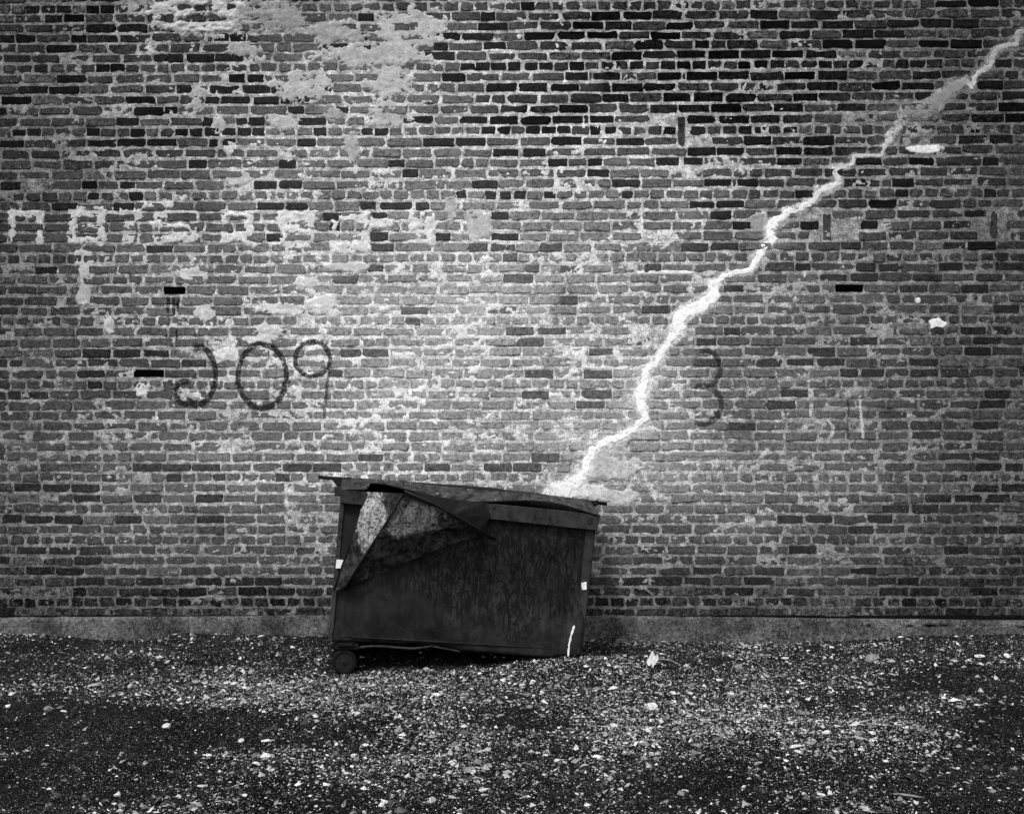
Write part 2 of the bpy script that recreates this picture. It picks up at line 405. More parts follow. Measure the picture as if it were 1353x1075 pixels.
CR = np.array(crk((440, 320), [(850, 985, 13, .74), (905, 955, 13, .78), (950, 930, 10, .84), (982, 885, 7, .88), (992, 840, 7, .88), (1012, 802, 7, .88), (1062, 776, 6, .86), (1120, 758, 6, .86), (1180, 715, 5, .84), (1216, 682, 5, .84), (1200, 655, 7, .88), (1196, 600, 9, .88), (1215, 552, 7.5, .88), (1215, 496, 7, .88), (1252, 474, 5.5, .86), (1278, 425, 5.5, .86), (1306, 384, 6, .84)])
 + crk((893, 320), [(8, 345, 9, .86), (18, 292, 11, .86), (62, 262, 10, .86), (110, 238, 11, .86), (150, 205, 10, .86), (146, 168, 8, .84), (172, 152, 6, .82), (184, 132, 4, .8), (238, 118, 4, .78), (290, 112, 4.5, .8), (308, 80, 6, .82), (328, 42, 6.5, .82), (350, 12, 6.5, .84)])
 + crk((893, 0), [(366, 930, 8, .84), (366, 885, 8, .82), (390, 856, 7, .8), (418, 850, 5, .74), (430, 822, 6, .76), (488, 810, 5, .70), (514, 790, 5.5, .70), (543, 772, 4.5, .66), (558, 742, 5.5, .68), (600, 732, 6, .70), (632, 716, 5, .66), (626, 684, 4.5, .62), (612, 658, 4.5, .66), (660, 648, 2.8, .6), (690, 638, 3.2, .6), (694, 610, 3, .58), (745, 606, 2.6, .56), (800, 606, 3.2, .56), (808, 572, 4.5, .6), (836, 546, 5.5, .6), (824, 522, 4, .56), (862, 506, 4.5, .55), (876, 470, 4.5, .45)]))
CR2 = np.array(crk((893, 0), [(872, 446, 5, .22), (905, 430, 8, .22), (960, 430, 10, .21), (1012, 400, 11, .21), (1048, 360, 11, .21), (1092, 332, 9, .22), (1128, 318, 7, .26), (1150, 340, 4.5, .5), (1160, 300, 4, .46), (1185, 278, 5, .34), (1215, 262, 5, .34), (1228, 225, 4.5, .32), (1245, 195, 5, .32), (1290, 178, 5, .32), (1322, 168, 4.5, .30), (1330, 130, 4.5, .26), (1375, 110, 4, .22), (1420, 80, 4, .2)]))
def resample(C, step=1.6):
    s = np.concatenate([[0], np.cumsum(np.hypot(np.diff(C[:, 0]), np.diff(C[:, 1])))])
    t = np.arange(0, s[-1], step); return np.stack([np.interp(t, s, C[:, k]) for k in range(C.shape[1])], 1)
CR[:, 3] *= np.interp(CR[:, 0], [1040, 1110, 1200], [1, .88, .72])
CRS = np.concatenate([resample(CR, 4), resample(CR2, 4)])

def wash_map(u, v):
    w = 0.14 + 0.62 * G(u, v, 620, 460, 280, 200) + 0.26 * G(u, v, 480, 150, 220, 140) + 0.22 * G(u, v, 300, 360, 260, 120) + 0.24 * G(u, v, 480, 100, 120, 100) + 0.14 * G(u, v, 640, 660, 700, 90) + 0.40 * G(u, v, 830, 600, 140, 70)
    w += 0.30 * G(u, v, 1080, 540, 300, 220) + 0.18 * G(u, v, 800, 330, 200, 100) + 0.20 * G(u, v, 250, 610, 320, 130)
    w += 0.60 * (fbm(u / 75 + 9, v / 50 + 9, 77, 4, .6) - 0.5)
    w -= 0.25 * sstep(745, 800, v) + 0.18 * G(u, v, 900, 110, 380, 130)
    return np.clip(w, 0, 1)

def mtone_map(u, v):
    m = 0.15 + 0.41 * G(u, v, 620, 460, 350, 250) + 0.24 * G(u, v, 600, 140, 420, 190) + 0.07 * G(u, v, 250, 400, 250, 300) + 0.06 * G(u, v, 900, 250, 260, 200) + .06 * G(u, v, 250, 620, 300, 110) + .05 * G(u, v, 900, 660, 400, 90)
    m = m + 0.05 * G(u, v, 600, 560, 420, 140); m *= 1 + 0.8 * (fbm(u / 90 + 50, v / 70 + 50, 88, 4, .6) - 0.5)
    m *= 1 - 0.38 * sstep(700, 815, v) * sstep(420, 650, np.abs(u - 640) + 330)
    e = np.abs(u - CX) / 676; m *= 1 - 0.30 * sstep(0.6, 1.05, e)  # darker toward both ends: edge grime plus lens vignette painted into the tone
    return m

def patch_field(u, v):
    """0..1 cover of smeared mortar and its tone"""
    n = fbm(u / 17 + 3, v / 11 + 3, 55, 5, .68) - 0.5
    nf = fbm(u / 4 + 3, v / 4 + 3, 59, 2, .6) - 0.5
    cov = np.zeros_like(u); tone = np.zeros_like(u)
    for (cu, cv, a, b, t) in PATCH:
        if cv < 130: a, b = a * 1.14, b * 1.14
        d = np.sqrt(((u - cu) / a) ** 2 + ((v - cv) / b) ** 2)
        c = sstep(1.06, 0.90, d + (n * 1.7 + nf * .45) * min(1., b / 12.))
        tone = np.where(c > cov, t, tone); cov = np.maximum(cov, c)
    for (a, b, c0, d0) in LETTER:
        dx = np.maximum(a - u, u - b); dy = np.maximum(c0 - v, v - d0)
        d = np.maximum(dx, dy)
        c = sstep(1.0, -0.8, d + n * 11 + nf * 4 - .8) * sstep(-.42, -.24, n + .12) * (.75 + .25 * sstep(-.1, .1, n))
        t = 0.42 + 0.14 * sstep(80, 400, a)
        tone = np.where(c > cov, t, tone); cov = np.maximum(cov, c)
    return cov, tone

def crack_near(u, v):
    d = np.full(u.shape, 1e9)
    for c in CRS[:, :3]: d = np.minimum(d, np.hypot(u - c[0], v - c[1]) - c[2])
    return d

ROW_H = {0: 8, 6: 87, 12: 172.5, 18: 257, 24: 340.5, 30: 423.5, 36: 507, 45: 630.5, 51: 713, 57: 795}
hk = np.array(sorted(ROW_H)); hv = np.array([ROW_H[k] for k in hk])
def row_v(r):
    if r < 0: return 8 + r * 13.9
    if r > 57: return 795 + (r - 57) * 13.5
    return float(np.interp(r, hk, hv))
ROWS = np.arange(-17, 59); ROWV = np.array([row_v(r) for r in ROWS])
HEAD = set(hk.tolist()) | {-6, -12}
def tilt(u, v): return -(np.asarray(u) - CX) / 1200 * 6.3 * np.clip((660 - np.asarray(v)) / 575, 0, 1.3)

# dark and near-black bricks read off the photograph: (origin u, origin v), then (row, x0, x1 ...) in 2.941x enlarged pixels
DARK = {
 (0, 0): [(25, 100, 150, 158, 215, 220, 275, 335, 385, 390, 443), (65, 175, 240, 247, 327), (108, 333, 447, 455, 570), (148, 0, 55, 60, 137, 275, 333, 833, 890, 893, 955), (185, 178, 297, 1255, 1350),
  (228, 595, 650, 652, 710, 725, 832, 835, 945), (263, 372, 425, 428, 484), (308, 218, 333, 890, 950, 962, 1024), (350, 75, 185, 190, 305, 687, 745, 812, 927, 942, 1050, 1055, 1090, 1243, 1288),
  (392, 5, 120, 487, 605, 797, 852, 857, 970, 985, 1083, 1090, 1133, 1155, 1203), (435, 520, 637, 640, 690, 1118, 1180, 1305, 1353), (475, 450, 540, 788, 825, 918, 960, 965, 1026, 1160, 1267),
  (515, 47, 100, 105, 157, 335, 385, 507, 562, 680, 728, 737, 785, 797, 850, 863, 915, 922, 975, 980, 1027, 1218, 1268), (557, 0, 90, 337, 450, 455, 565, 572, 685, 812, 845, 865, 914, 1155, 1225),
  (640, 733, 803, 1083, 1150), (715, 0, 78, 318, 375, 465, 522, 987, 1075, 1083, 1173), (760, 340, 385, 500, 555), (802, 200, 300, 437, 520, 1000, 1100, 1110, 1195), (847, 1255, 1325), (885, 1280, 1320), (930, 1035, 1100), (966, 567, 670)],
 (440, 0): [(10, 730, 783), (52, 97, 158, 235, 350, 575, 630, 1005, 1115, 1130, 1237), (90, 563, 677, 932, 1050, 1058, 1160, 1295, 1400), (133, 85, 135, 387, 495, 502, 620, 743, 862, 872, 980, 988, 1105, 1235, 1350),
  (173, 85, 150, 390, 445, 585, 672, 1177, 1283), (215, 358, 472, 1083, 1200), (257, 495, 550, 555, 608, 613, 672, 680, 727, 745, 795, 802, 853, 920, 975, 1275, 1330), (297, 423, 515, 903, 990, 1012, 1115, 1262, 1353),
  (342, 595, 715, 722, 832, 847, 957, 1085, 1203), (382, 1048, 1148, 1283, 1390), (422, 878, 992, 10, 63), (468, 272, 390, 492, 600, 608, 718, 728, 845, 853, 970, 998, 1090),
  (508, 577, 630, 638, 688, 750, 803, 812, 865, 873, 925, 1000, 1040, 1058, 1100, 1285, 1332, 110, 155, 163, 215), (552, 350, 470, 477, 593, 848, 965, 1100, 1210), (595, 622, 720, 738, 825), (635, 215, 278, 835, 910, 990, 1045, 1255, 1345),
  (675, 270, 330, 988, 1073), (715, 540, 640, 1083, 1195), (755, 480, 520, 592, 632, 650, 690, 703, 750, 820, 865, 1122, 1165), (798, 105, 165, 180, 305, 322, 373), (838, 152, 210, 590, 683), (920, 398, 455, 615, 720, 143, 215), (958, 140, 235, 615, 708, 803, 890)],
 (893, 0): [(25, 1010, 1130, 1137, 1255), (40, 290, 395), (76, 823, 943, 952, 1070, 1080, 1180, 328, 440, 450, 553, 570, 690), (118, 403, 522, 648, 767, 772, 890), (157, 572, 687, 697, 815, 945, 1060, 1070, 1190),
  (203, 5, 115, 127, 245, 252, 367, 375, 495, 507, 625), (245, 5, 57, 65, 117, 243, 290, 305, 355, 370, 423, 555, 607, 855, 905, 910, 970, 1242, 1305), (290, 43, 160, 168, 285, 423, 540, 553, 667, 920, 1030),
  (330, 510, 628, 763, 873, 880, 1005, 1172, 1272), (375, 0, 60, 70, 183, 195, 310, 458, 553, 930, 1012), (415, 10, 130, 138, 255, 380, 497, 627, 740, 1255, 1370), (455, 45, 155, 168, 285, 1150, 1275, 1280, 1390),
  (545, 265, 370, 495, 617, 1220, 1310), (590, 45, 155, 160, 265, 390, 490), (630, 30, 105, 395, 490, 697, 800, 905, 1005, 1193, 1255), (710, 110, 215, 240, 320, 650, 750, 843, 925), (750, 465, 540, 855, 905, 1200, 1245),
  (795, 55, 150, 157, 265, 750, 858), (833, 133, 215, 1123, 1205), (875, 220, 290, 485, 555, 720, 785), (955, 20, 127, 137, 243, 1135, 1245)],
 (0, 320): [(25, 565, 670), (112, 135, 220), (193, 635, 720), (437, 320, 428, 440, 545, 557, 655), (475, 705, 800), (517, 298, 405, 520, 635, 1275, 1330), (557, 340, 395), (597, 30, 80, 85, 188), (875, 515, 625, 630, 740, 745, 855, 1100, 1210, 1215, 1325),
  (915, 395, 450, 648, 703, 827, 877, 1070, 1125), (957, 55, 158, 165, 270, 278, 387)],
 (440, 320): [(20, 135, 240, 527, 600, 615, 708, 805, 888), (57, 660, 715), (100, 137, 193, 747, 800, 883, 960, 1210, 1275), (142, 0, 95, 663, 777), (217, 883, 950), (262, 263, 370, 600, 715, 1200, 1310), (308, 282, 337), (345, 672, 780, 795, 905),
  (388, 713, 818, 1170, 1240, 1245, 1290), (430, 30, 110, 115, 215, 995, 1100), (512, 0, 40, 745, 855, 975, 1083), (595, 733, 838, 968, 1082), (635, 945, 1055), (832, 95, 195, 770, 880), (873, 355, 455, 585, 695, 700, 810)],
 (893, 320): [(13, 643, 720, 1040, 1125, 1133, 1245), (100, 465, 523, 700, 775, 790, 865, 1023, 1115), (140, 560, 665, 680, 785, 920, 1035), (181, 185, 265, 620, 728, 870, 980, 1110, 1215), (262, 1235, 1335), (347, 188, 250, 1107, 1207, 1230, 1310),
  (388, 80, 157, 677, 785, 1155, 1265), (430, 513, 620, 1122, 1225), (470, 70, 175, 313, 415, 430, 535, 550, 657, 907, 1020), (512, 640, 705, 722, 810, 912, 1020, 1030, 1140, 1335, 1400), (596, 408, 515, 1200, 1300), (637, 355, 465, 1180, 1280), (717, 205, 310, 1155, 1255),
  (880, 1170, 1265, 1280, 1350), (917, 1085, 1135), (957, 1153, 1255, 1268, 1353)],
 (893, 640): [(57, 970, 1070, 1087, 1190, 1207, 1300), (97, 803, 905, 918, 1020), (138, 395, 495, 505, 608, 745, 843), (178, 670, 770, 1153, 1250), (258, 440, 548, 1043, 1138), (337, 680, 780, 1040, 1140, 1153, 1250), (377, 862, 945, 1105, 1200), (417, 1143, 1250)],
 (0, 640): [(15, 280, 388), (55, 285, 390, 517, 625, 760, 865), (135, 8, 80, 95, 205, 212, 320, 447, 550, 763, 870), (297, 287, 395), (333, 100, 212, 215, 325), (372, 528, 630, 757, 862, 873, 985, 990, 1095), (410, 583, 690, 693, 803, 925, 1035, 1043, 1145)]}
BLACK = {(677, 386), (230, 386), (196, 496), (1122, 382)}
fixed = {int(r): [] for r in ROWS}
for (ou, ov), rows in DARK.items():
    for rw in rows:
        v = ov + rw[0] / 2.941
        for k in range(1, len(rw), 2):
            a, b = ou + rw[k] / 2.941, ou + rw[k + 1] / 2.941
            vv = v - tilt((a + b) / 2, v)
            r = int(ROWS[np.argmin(np.abs(ROWV - vv))])
            top = ov < 320
            t = RNG.uniform(0.0025, 0.013) if top else RNG.uniform(0.010, 0.024)
            if any(abs((a + b) / 2 - q[0]) < 14 and abs(v - q[1]) < 8 for q in BLACK): t = 0.001
            if all(b < f[0] + 1 or a > f[1] - 1 for f in fixed[r]): fixed[r].append((a - .2, b + .2, t, True))

U0, U1 = -430.0, 1783.0
bricks = []            # u0, u1, v, half height, tone, fixed
for r, rv in zip(ROWS, ROWV):
    r = int(r); head = r in HEAD
    pitch = 20.4 if head else 41.3
    fx = sorted(fixed[r]); cur = U0 + RNG.uniform(0, pitch)
    out = []
    for f in fx + [(U1, U1 + 1, 0, None)]:
        gap = f[0] - cur
        if gap > 6:
            n = max(1, int(round((gap - 2) / pitch)))
            if gap < pitch * 0.4: n = 1
            cuts = np.linspace(cur, f[0], n + 1); cuts[1:-1] += RNG.uniform(-2.2, 2.2, max(0, n - 1))
            for a, b in zip(cuts[:-1], cuts[1:]):
                parts = [(a, b)]
                if not head and RNG.random() < 0.05: parts = [(a, a + (b - a) * .5), (a + (b - a) * .5, b)]
                for (p, q) in parts:
                    j = 1.5 + RNG.uniform(-.5, .5)
                    if q - p > 6.5: out.append((p + j, q - j, None, False))
        cur = f[1]
        if f[3]: out.append(f)
        cur = f[1]
    for (a, b, t, fxd) in out:
        if t is None:
            z = RNG.random(); t = RNG.uniform(0.022, 0.050) if z < .62 else (RNG.uniform(0.010, 0.022) if z < .85 else RNG.uniform(.05, .10))
            if r <= 14 and RNG.random() < .15: t *= .45
        t *= .82
        bricks.append([a, b, rv + RNG.uniform(-.5, .5) + 1.6 * (float(vnoise(np.array([(a + b) / 260. + r * 3.7]), np.array([r * .35 + 9.]), 61)[0]) - .5), 5.3 + RNG.uniform(-.8, .45), t, fxd])
# two upright bricks let into the repaired courses
UPRIGHT = [(896, 905, 173, 19, .03), (1087, 1098, 300, 17.5, .022), (1309, 1319, 296, 18, .02)]
for (a, b, v, hh, t) in UPRIGHT:
    bricks = [q for q in bricks if not (abs(q[2] + float(tilt(a, v)) - v) < hh + 3 and q[0] < b + 1.5 and q[1] > a - 1.5)]
    bricks.append([a, b, v - float(tilt((a + b) / 2, v)), hh, t, False])
B = np.array([[q[0], q[1], q[2], q[3], q[4], float(q[5])] for q in bricks])

def brick_geo(q, N=16, seed=0):
    rg = np.random.default_rng(seed)
    u0, u1, v, hh, t, fx = q
    w2 = (u1 - u0) / 2 / PPM; h2 = hh / PPM
    vt = v + float(tilt((u0 + u1) / 2, v)); cu = (u0 + u1) / 2
    per = N // 4; pts = []
    worn = rg.uniform(0.5, 1.0) if not fx else rg.uniform(0.25, 0.7)
    rr = [min(h2 * .85, rg.uniform(.004, .013) * worn + .002 + .011 * (rg.random() < .22)) for _ in range(4)]
    sx = [1, -1, -1, 1]; sz = [1, 1, -1, -1]
    for c in range(4):
        ccx, ccz = sx[c] * (w2 - rr[c]), sz[c] * (h2 - rr[c])
        for k in range(per - 1):
            a = math.pi / 2 * (c + k / max(1, per - 2))
            pts.append((ccx + rr[c] * math.cos(a), ccz + rr[c] * math.sin(a)))
        nx = (c + 1) % 4                                                  # a point along the next side
        f = rg.uniform(.3, .7)
        if c % 2 == 0: pts.append((w2 * (1 - 2 * f) * sx[c] * 1.0, sz[c] * h2 * rg.uniform(.9, 1.03)))
        else: pts.append((sx[c] * w2 * rg.uniform(.97, 1.01), sz[c] * h2 * (1 - 2 * f)))
    pts = np.array(pts) + rg.normal(0, .0016 + .0018 * (worn > .6), (len(pts), 2))
    n = len(pts); tl = -float(tilt(cu + 10, v) - tilt(cu - 10, v)) / 20
    yf = -rg.normal(0.000, .0014)                    # face depth, outward is -y
    tip = rg.normal(0, .008, 2)
    bev = rg.uniform(.0022, .0045)
    ctr = pts.mean(0)
    inner = pts * np.array([1 - bev / w2, 1 - bev / h2])
    R1 = np.stack([inner[:, 0], yf + inner @ tip, inner[:, 1]], 1)
    R2 = np.stack([pts[:, 0], np.full(n, yf + .0045), pts[:, 1]], 1)
    R3 = np.stack([pts[:, 0] * .98, np.full(n, .045), pts[:, 1] * .98], 1)
    V = np.concatenate([R1, R2, R3]); V[:, 2] += V[:, 0] * tl
    loops = []; starts = []; tot = []
    i = np.arange(n); j = (i + 1) % n
    def face(ix): starts.append(sum(tot)); tot.append(len(ix)); loops.extend(ix)
    face(list(range(n)))
    for k in (0, 1):
        for a, b in zip(i, j): face([a + k * n, a + (k + 1) * n, b + (k + 1) * n, b + k * n])
    return V, np.array(loops), np.array(starts), np.array(tot), (WX(cu), 0.0, WZ(vt)), cu, vt

wall = empty('brick_wall', (0, 0.2, 0))
tag(wall, 'old weathered brick wall with smeared mortar, faded painted figures and a white crack repair', 'wall')
infr = (B[:, 0] > 2) & (B[:, 1] < 1351) & (B[:, 2] > 6)
hid = (B[:, 1] > 440) & (B[:, 0] < 790) & (B[:, 2] > 640)
wm = wash_map((B[:, 0] + B[:, 1]) / 2, B[:, 2]); cn = crack_near((B[:, 0] + B[:, 1]) / 2, B[:, 2]); pc, _ = patch_field((B[:, 0] + B[:, 1]) / 2, B[:, 2])
score = (B[:, 1] - B[:, 0]) * B[:, 3] + 60 * B[:, 5] - 120 * wm - 200 * (cn < 12) - 200 * (pc > .3); score[~infr | hid] = -1e9
chosen = set(np.argsort(-score)[:300].tolist())
acc = {'V': [], 'L': [], 'S': [], 'T': [], 'tone': [], 'wash': [], 'mtone': []}; vo = lo = 0
for k in range(len(B)):
    sep = k in chosen
    V, L, S, T, loc, cu, vt = brick_geo(B[k], 12 if sep else 16, 1000 + k)
    uu = cu + V[:, 0] * PPM; vv = vt - V[:, 2] * PPM
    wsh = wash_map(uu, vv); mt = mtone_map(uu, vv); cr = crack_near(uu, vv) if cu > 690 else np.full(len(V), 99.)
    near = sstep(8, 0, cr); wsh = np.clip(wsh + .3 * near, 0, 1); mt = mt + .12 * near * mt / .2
    mt = np.minimum(mt, .7)
    if B[k, 5]: wsh = wsh * (.22 if B[k, 2] < 320 else .42)
    if B[k, 4] < .0015: wsh = wsh * 0
    at = {'tone': np.full(len(V), B[k, 4]), 'wash': wsh, 'mtone': mt}
    if sep:
        o = link('brick', fast_mesh('brick', V, L, S, T, at), M_BRICK)
        o.parent = wall; o.location = Vector(loc) - wall.location
    else:
        acc['V'].append(V + np.array(loc)); acc['L'].append(L + vo); acc['S'].append(S + lo); acc['T'].append(T)
        for a in at: acc[a].append(at[a])
        vo += len(V); lo += len(L)
c = {k: np.concatenate(v) for k, v in acc.items()}
o = link('brickwork', fast_mesh('brickwork', c['V'], c['L'], c['S'], c['T'], {a: c[a] for a in ('tone', 'wash', 'mtone')}), M_BRICK, wall)
tag(o, kind='stuff')

# mortar: a real relief sheet between, and smeared over, the bricks
st = 1.33
mu = np.concatenate([np.arange(U0 - 20, -20, 9), np.arange(-20, 1374, st), np.arange(1374, U1 + 20, 9)])
mv = np.concatenate([np.arange(-245, -20, 9), np.arange(-20, 813, st), [814.5]])
UU, VV = np.meshgrid(mu, mv, indexing='ij')
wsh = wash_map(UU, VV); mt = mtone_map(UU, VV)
cov, pt = patch_field(UU, VV)
cnr = np.full(UU.shape, 1e9)
sel = (UU > 690) & (VV < 690); cnr[sel] = crack_near(UU[sel], VV[sel])
n1 = fbm(UU / 16 + 7, VV / 9 + 7, 101, 4, .62) - .5
n2 = fbm(UU / 4.2 + 3, VV / 4.2 + 3, 131, 2, .5) - .5
n3 = fbm(UU / 34 + 1, VV / 20 + 2, 151, 3, .6) - .5
n4 = fbm(UU / 7. + 7, VV / 6. + 7, 171, 3, .6) - .5
Hm = -4.0 + n2 * 4.2 + n4 * 7.5 + (n1 * 1.0 + n3 * .6) * (8 + 6 * wsh) + 1.2 * wsh - 2.6 * sstep(262, 272, VV) * sstep(334, 326, VV) * sstep(610, 590, UU)
dk = np.zeros_like(UU)
for q in B[B[:, 5] > 0]:                              # the clean dark bricks keep free of smears
    iu = np.searchsorted(mu, [q[0] - 1, q[1] + 1]); vt_ = q[2] + float(tilt((q[0] + q[1]) / 2, q[2])); iv = np.searchsorted(mv, [vt_ - q[3] - 1, vt_ + q[3] + 1])
    dk[iu[0]:iu[1], iv[0]:iv[1]] = 1
Hm = np.where(dk > 0, np.minimum(Hm - 2.0, -1.2 + n1 * 6), Hm)
Hm = Hm * (1 - cov) + cov * (2.3 + n2 * 2.6 + n1 * 8 + n4 * 6)
cnear = sstep(5, -2, cnr + n1 * 12)
Hm = Hm * (1 - cnear) + cnear * (2.2 + n2 * 2)
rough = G(UU, VV, 265, 22, 75, 32) * (n1 * 42)         # crusted, spalled corner under the roof line
Hm = np.clip(Hm + rough * (VV < 60), -11, 14)
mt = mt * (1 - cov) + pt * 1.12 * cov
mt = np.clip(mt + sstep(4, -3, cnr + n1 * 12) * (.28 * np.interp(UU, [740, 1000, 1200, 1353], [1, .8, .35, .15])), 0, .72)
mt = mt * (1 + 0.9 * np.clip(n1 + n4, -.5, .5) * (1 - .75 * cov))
Hm[:, -1] = -30
mverts = np.stack([WX(UU), -Hm / 1000, WZ(VV + tilt(UU, VV) * 0)], -1)
o = link('mortar', grid_mesh('mortar', mverts, {'mtone': mt.ravel(), 'smooth': np.clip(cov, 0, 1).ravel()}, True, True), M_MORTAR, wall)

# white crack repair, a raised ragged ribbon of filler, and the grey daub at its upper end
def ribbon(name, C, seed, lift, label):
    S = resample(C, 1.25); n = len(S)
    t = np.gradient(S[:, :2], axis=0); t /= np.linalg.norm(t, axis=1)[:, None] + 1e-9
    nr = np.stack([-t[:, 1], t[:, 0]], 1)
    k = 9; f = np.linspace(-1, 1, k)
    i = np.arange(n)
    wl = S[:, 2] * np.clip(0.30 + 1.5 * (fbm(i / 5., i * 0. + 3.3, seed, 4, .75) - .06), .15, 2); wr = S[:, 2] * np.clip(0.30 + 1.5 * (fbm(i / 4.5, i * 0. + 9.1, seed + 9, 4, .75) - .06), .15, 2)
    jr = np.random.default_rng(seed + 77); wl = wl * jr.uniform(.86, 1.14, n); wr = wr * jr.uniform(.86, 1.14, n)
    mid = (fbm(i / 9., i * 0. + 1.7, seed + 5, 4, .65) - .5) * 5
    off = np.where(f[None] < 0, f[None] * wl[:, None], f[None] * wr[:, None]) + mid[:, None]
    u = S[:, 0, None] + nr[:, 0, None] * off; v = S[:, 1, None] + nr[:, 1, None] * off
    h = lift * (1 - np.abs(f[None]) ** 4) + (fbm(u / 4 + 2, v / 4 + 2, seed + 21, 3, .7) - .5) * 9
    h = np.where(np.abs(f[None]) > .99, -9, h)
    env = np.clip(np.minimum(i, n - 1 - i) / 6., 0, 1)[:, None]
    h = -8 + (h + 8) * env
    V = np.stack([WX(u), -h / 1000, WZ(v)], -1)
    tn = np.repeat(S[:, 3][:, None], k, 1) * (1 - .30 * np.abs(f[None]) ** 4 * (fbm(u / 6, v / 6, seed + 31, 3) > .42))
    me = grid_mesh(name, V, {'mtone': tn.ravel()}, True)
    me.flip_normals()
    o = link(name, me, M_FILL, wall); o['label'] = label
ribbon('crack_filler', CR, 301, 4.0, 'jagged white filler climbing diagonally along the crack')
ribbon('crack_filler', CR2, 351, 4.0, 'grey mortar daub at the upper end of the crack')

# solid masonry core and concrete foundation
bm = bmesh.new()
bmesh.ops.create_cube(bm, size=1, matrix=Matrix.Translation(((WX(U0) + WX(U1)) / 2, 0.19, (0.124 + WZ(-240)) / 2)) @ Matrix.Diagonal((WX(U1) - WX(U0), 0.34, WZ(-240) - 0.13, 1)))
bm_obj('wall_core', bm, M_CONC, wall)
fu = np.concatenate([np.arange(U0, -20, 12), np.arange(-20, 1374, 2.5), np.arange(1374, U1, 12)])
prof = [(0.03, .120), (-.012, .122), (-.024, .117), (-.030, .106), (-.031, .09), (-.032, .07), (-.033, .05), (-.034, .03), (-.035, .0), (-.036, -.04), (-.036, -.15)]
fv = np.zeros((len(fu), len(prof), 3))
for k, (py_, pz) in enumerate(prof):
    rn = fbm(fu / 14 + 2, fu * 0 + k * .9, 411, 4, .65) - .5
    fv[:, k, 0] = WX(fu); fv[:, k, 1] = py_ + rn * .024 * (k > 0); fv[:, k, 2] = pz + (fbm(fu / 30 + 5, fu * 0 + 2, 421, 5, .65) - .5) * .036 * (0 < k < 5) * (1 if k > 1 else .6) + (WZ(np.interp(fu, [0, 400, 780, 1353], [815, 812, 812, 819])) - WZ(813)) * (k < 5)
o = link('foundation', grid_mesh('foundation', fv, None, True), M_CONC, wall)

# ------------------------------------------------------------------ dumpster
def dF(px): return 6.95 + 0.13 * (px - 435) / 350.0        # depth of the front face, turned a little
def Q(x, y, dd=0.0):                                         # point on the front face, from the 3.221x enlargement
    px, py = 410 + x / 3.221, 600 + y / 3.221
    return P(px, py, dF(px) + dd)
BACK = Vector((-0.10, 0.80, 0.0))
base = P(600, 866, dF(600)); base.z = 0.0
dump = empty('dumpster', base)
tag(dump, 'dark scratched steel dumpster tilted on one caster with its lid folded over the front', 'dumpster')

def lerp_poly(poly, x):
    xs = [p[0] for p in poly]; return float(np.interp(x, xs, [p[1] for p in poly]))
bot = [(78, 795), (200, 798), (330, 803), (430, 804), (480, 809), (560, 812), (640, 834), (850, 851), (980, 862), (1020, 867), (1060, 858), (1150, 858)]
ns, nt = 110, 46
V = np.zeros((ns, nt, 3))
for i in range(ns):
    s = i / (ns - 1)
    xb = 78 + (1150 - 78) * s; yb = lerp_poly(bot, xb) + (random.uniform(-3, 3) if .1 < s < .6 else 0)
    xt = 131 + (1209 - 131) * s; yt = 195 + (300 - 195) * s
    for j in range(nt):
        t = j / (nt - 1)
        dent = 0.030 * math.exp(-((s - .55) / .22) ** 2 - ((t - .6) / .3) ** 2) + .03 * math.exp(-((s - .30) / .2) ** 2 - ((t - 1.0) / .10) ** 2) - .02 * math.exp(-((s - .97) / .03) ** 2 - ((t - .85) / .2) ** 2)
        n = float(vnoise(np.array([s * 9.]), np.array([t * 6.]), 501)[0] - .5) * .012
        V[i, j] = Q(xb + (xt - xb) * (1 - t), yt + (yb - yt) * t, dent + n)
o = link('front_panel', grid_mesh('front_panel', V), M_BODY, dump); solidify(o, 0.004)
FL_t, FL_b, FR_t, FR_b = Q(131, 195), Q(80, 795), Q(1209, 300), Q(1152, 858)
def quad_sheet(name, a, b, c_, d, mat, th=.004, n=12, amp=.008, seed=0):
    V = np.zeros((n, n, 3))
    nrm = (b - a).cross(d - a).normalized()
    for i in range(n):
        for j in range(n):
            s, t = i / (n - 1), j / (n - 1)
            p = (a * (1 - s) + b * s) * (1 - t) + (d * (1 - s) + c_ * s) * t
            V[i, j] = p + nrm * amp * float(vnoise(np.array([s * 5.]), np.array([t * 5.]), 600 + seed)[0] - .5)
    o = link(name, grid_mesh(name, V), mat, dump); solidify(o, th); return o
quad_sheet('side_panel', FL_t, FL_t + BACK, FL_b + BACK, FL_b, M_BODY, seed=1)
quad_sheet('side_panel', FR_t, FR_t + BACK, FR_b + BACK + Vector((0, 0, .01)), FR_b, M_BODY, seed=2)
bu = Vector((0, 0, .055))
quad_sheet('back_panel', FL_t + BACK + bu, FR_t + BACK + bu * .7, FR_b + BACK, FL_b + BACK, M_BODY, seed=3)
up = Vector((0, 0, .035))
quad_sheet('floor_panel', FL_b + up, FR_b + up, FR_b + BACK + up, FL_b + BACK + up, M_STEEL, seed=4)
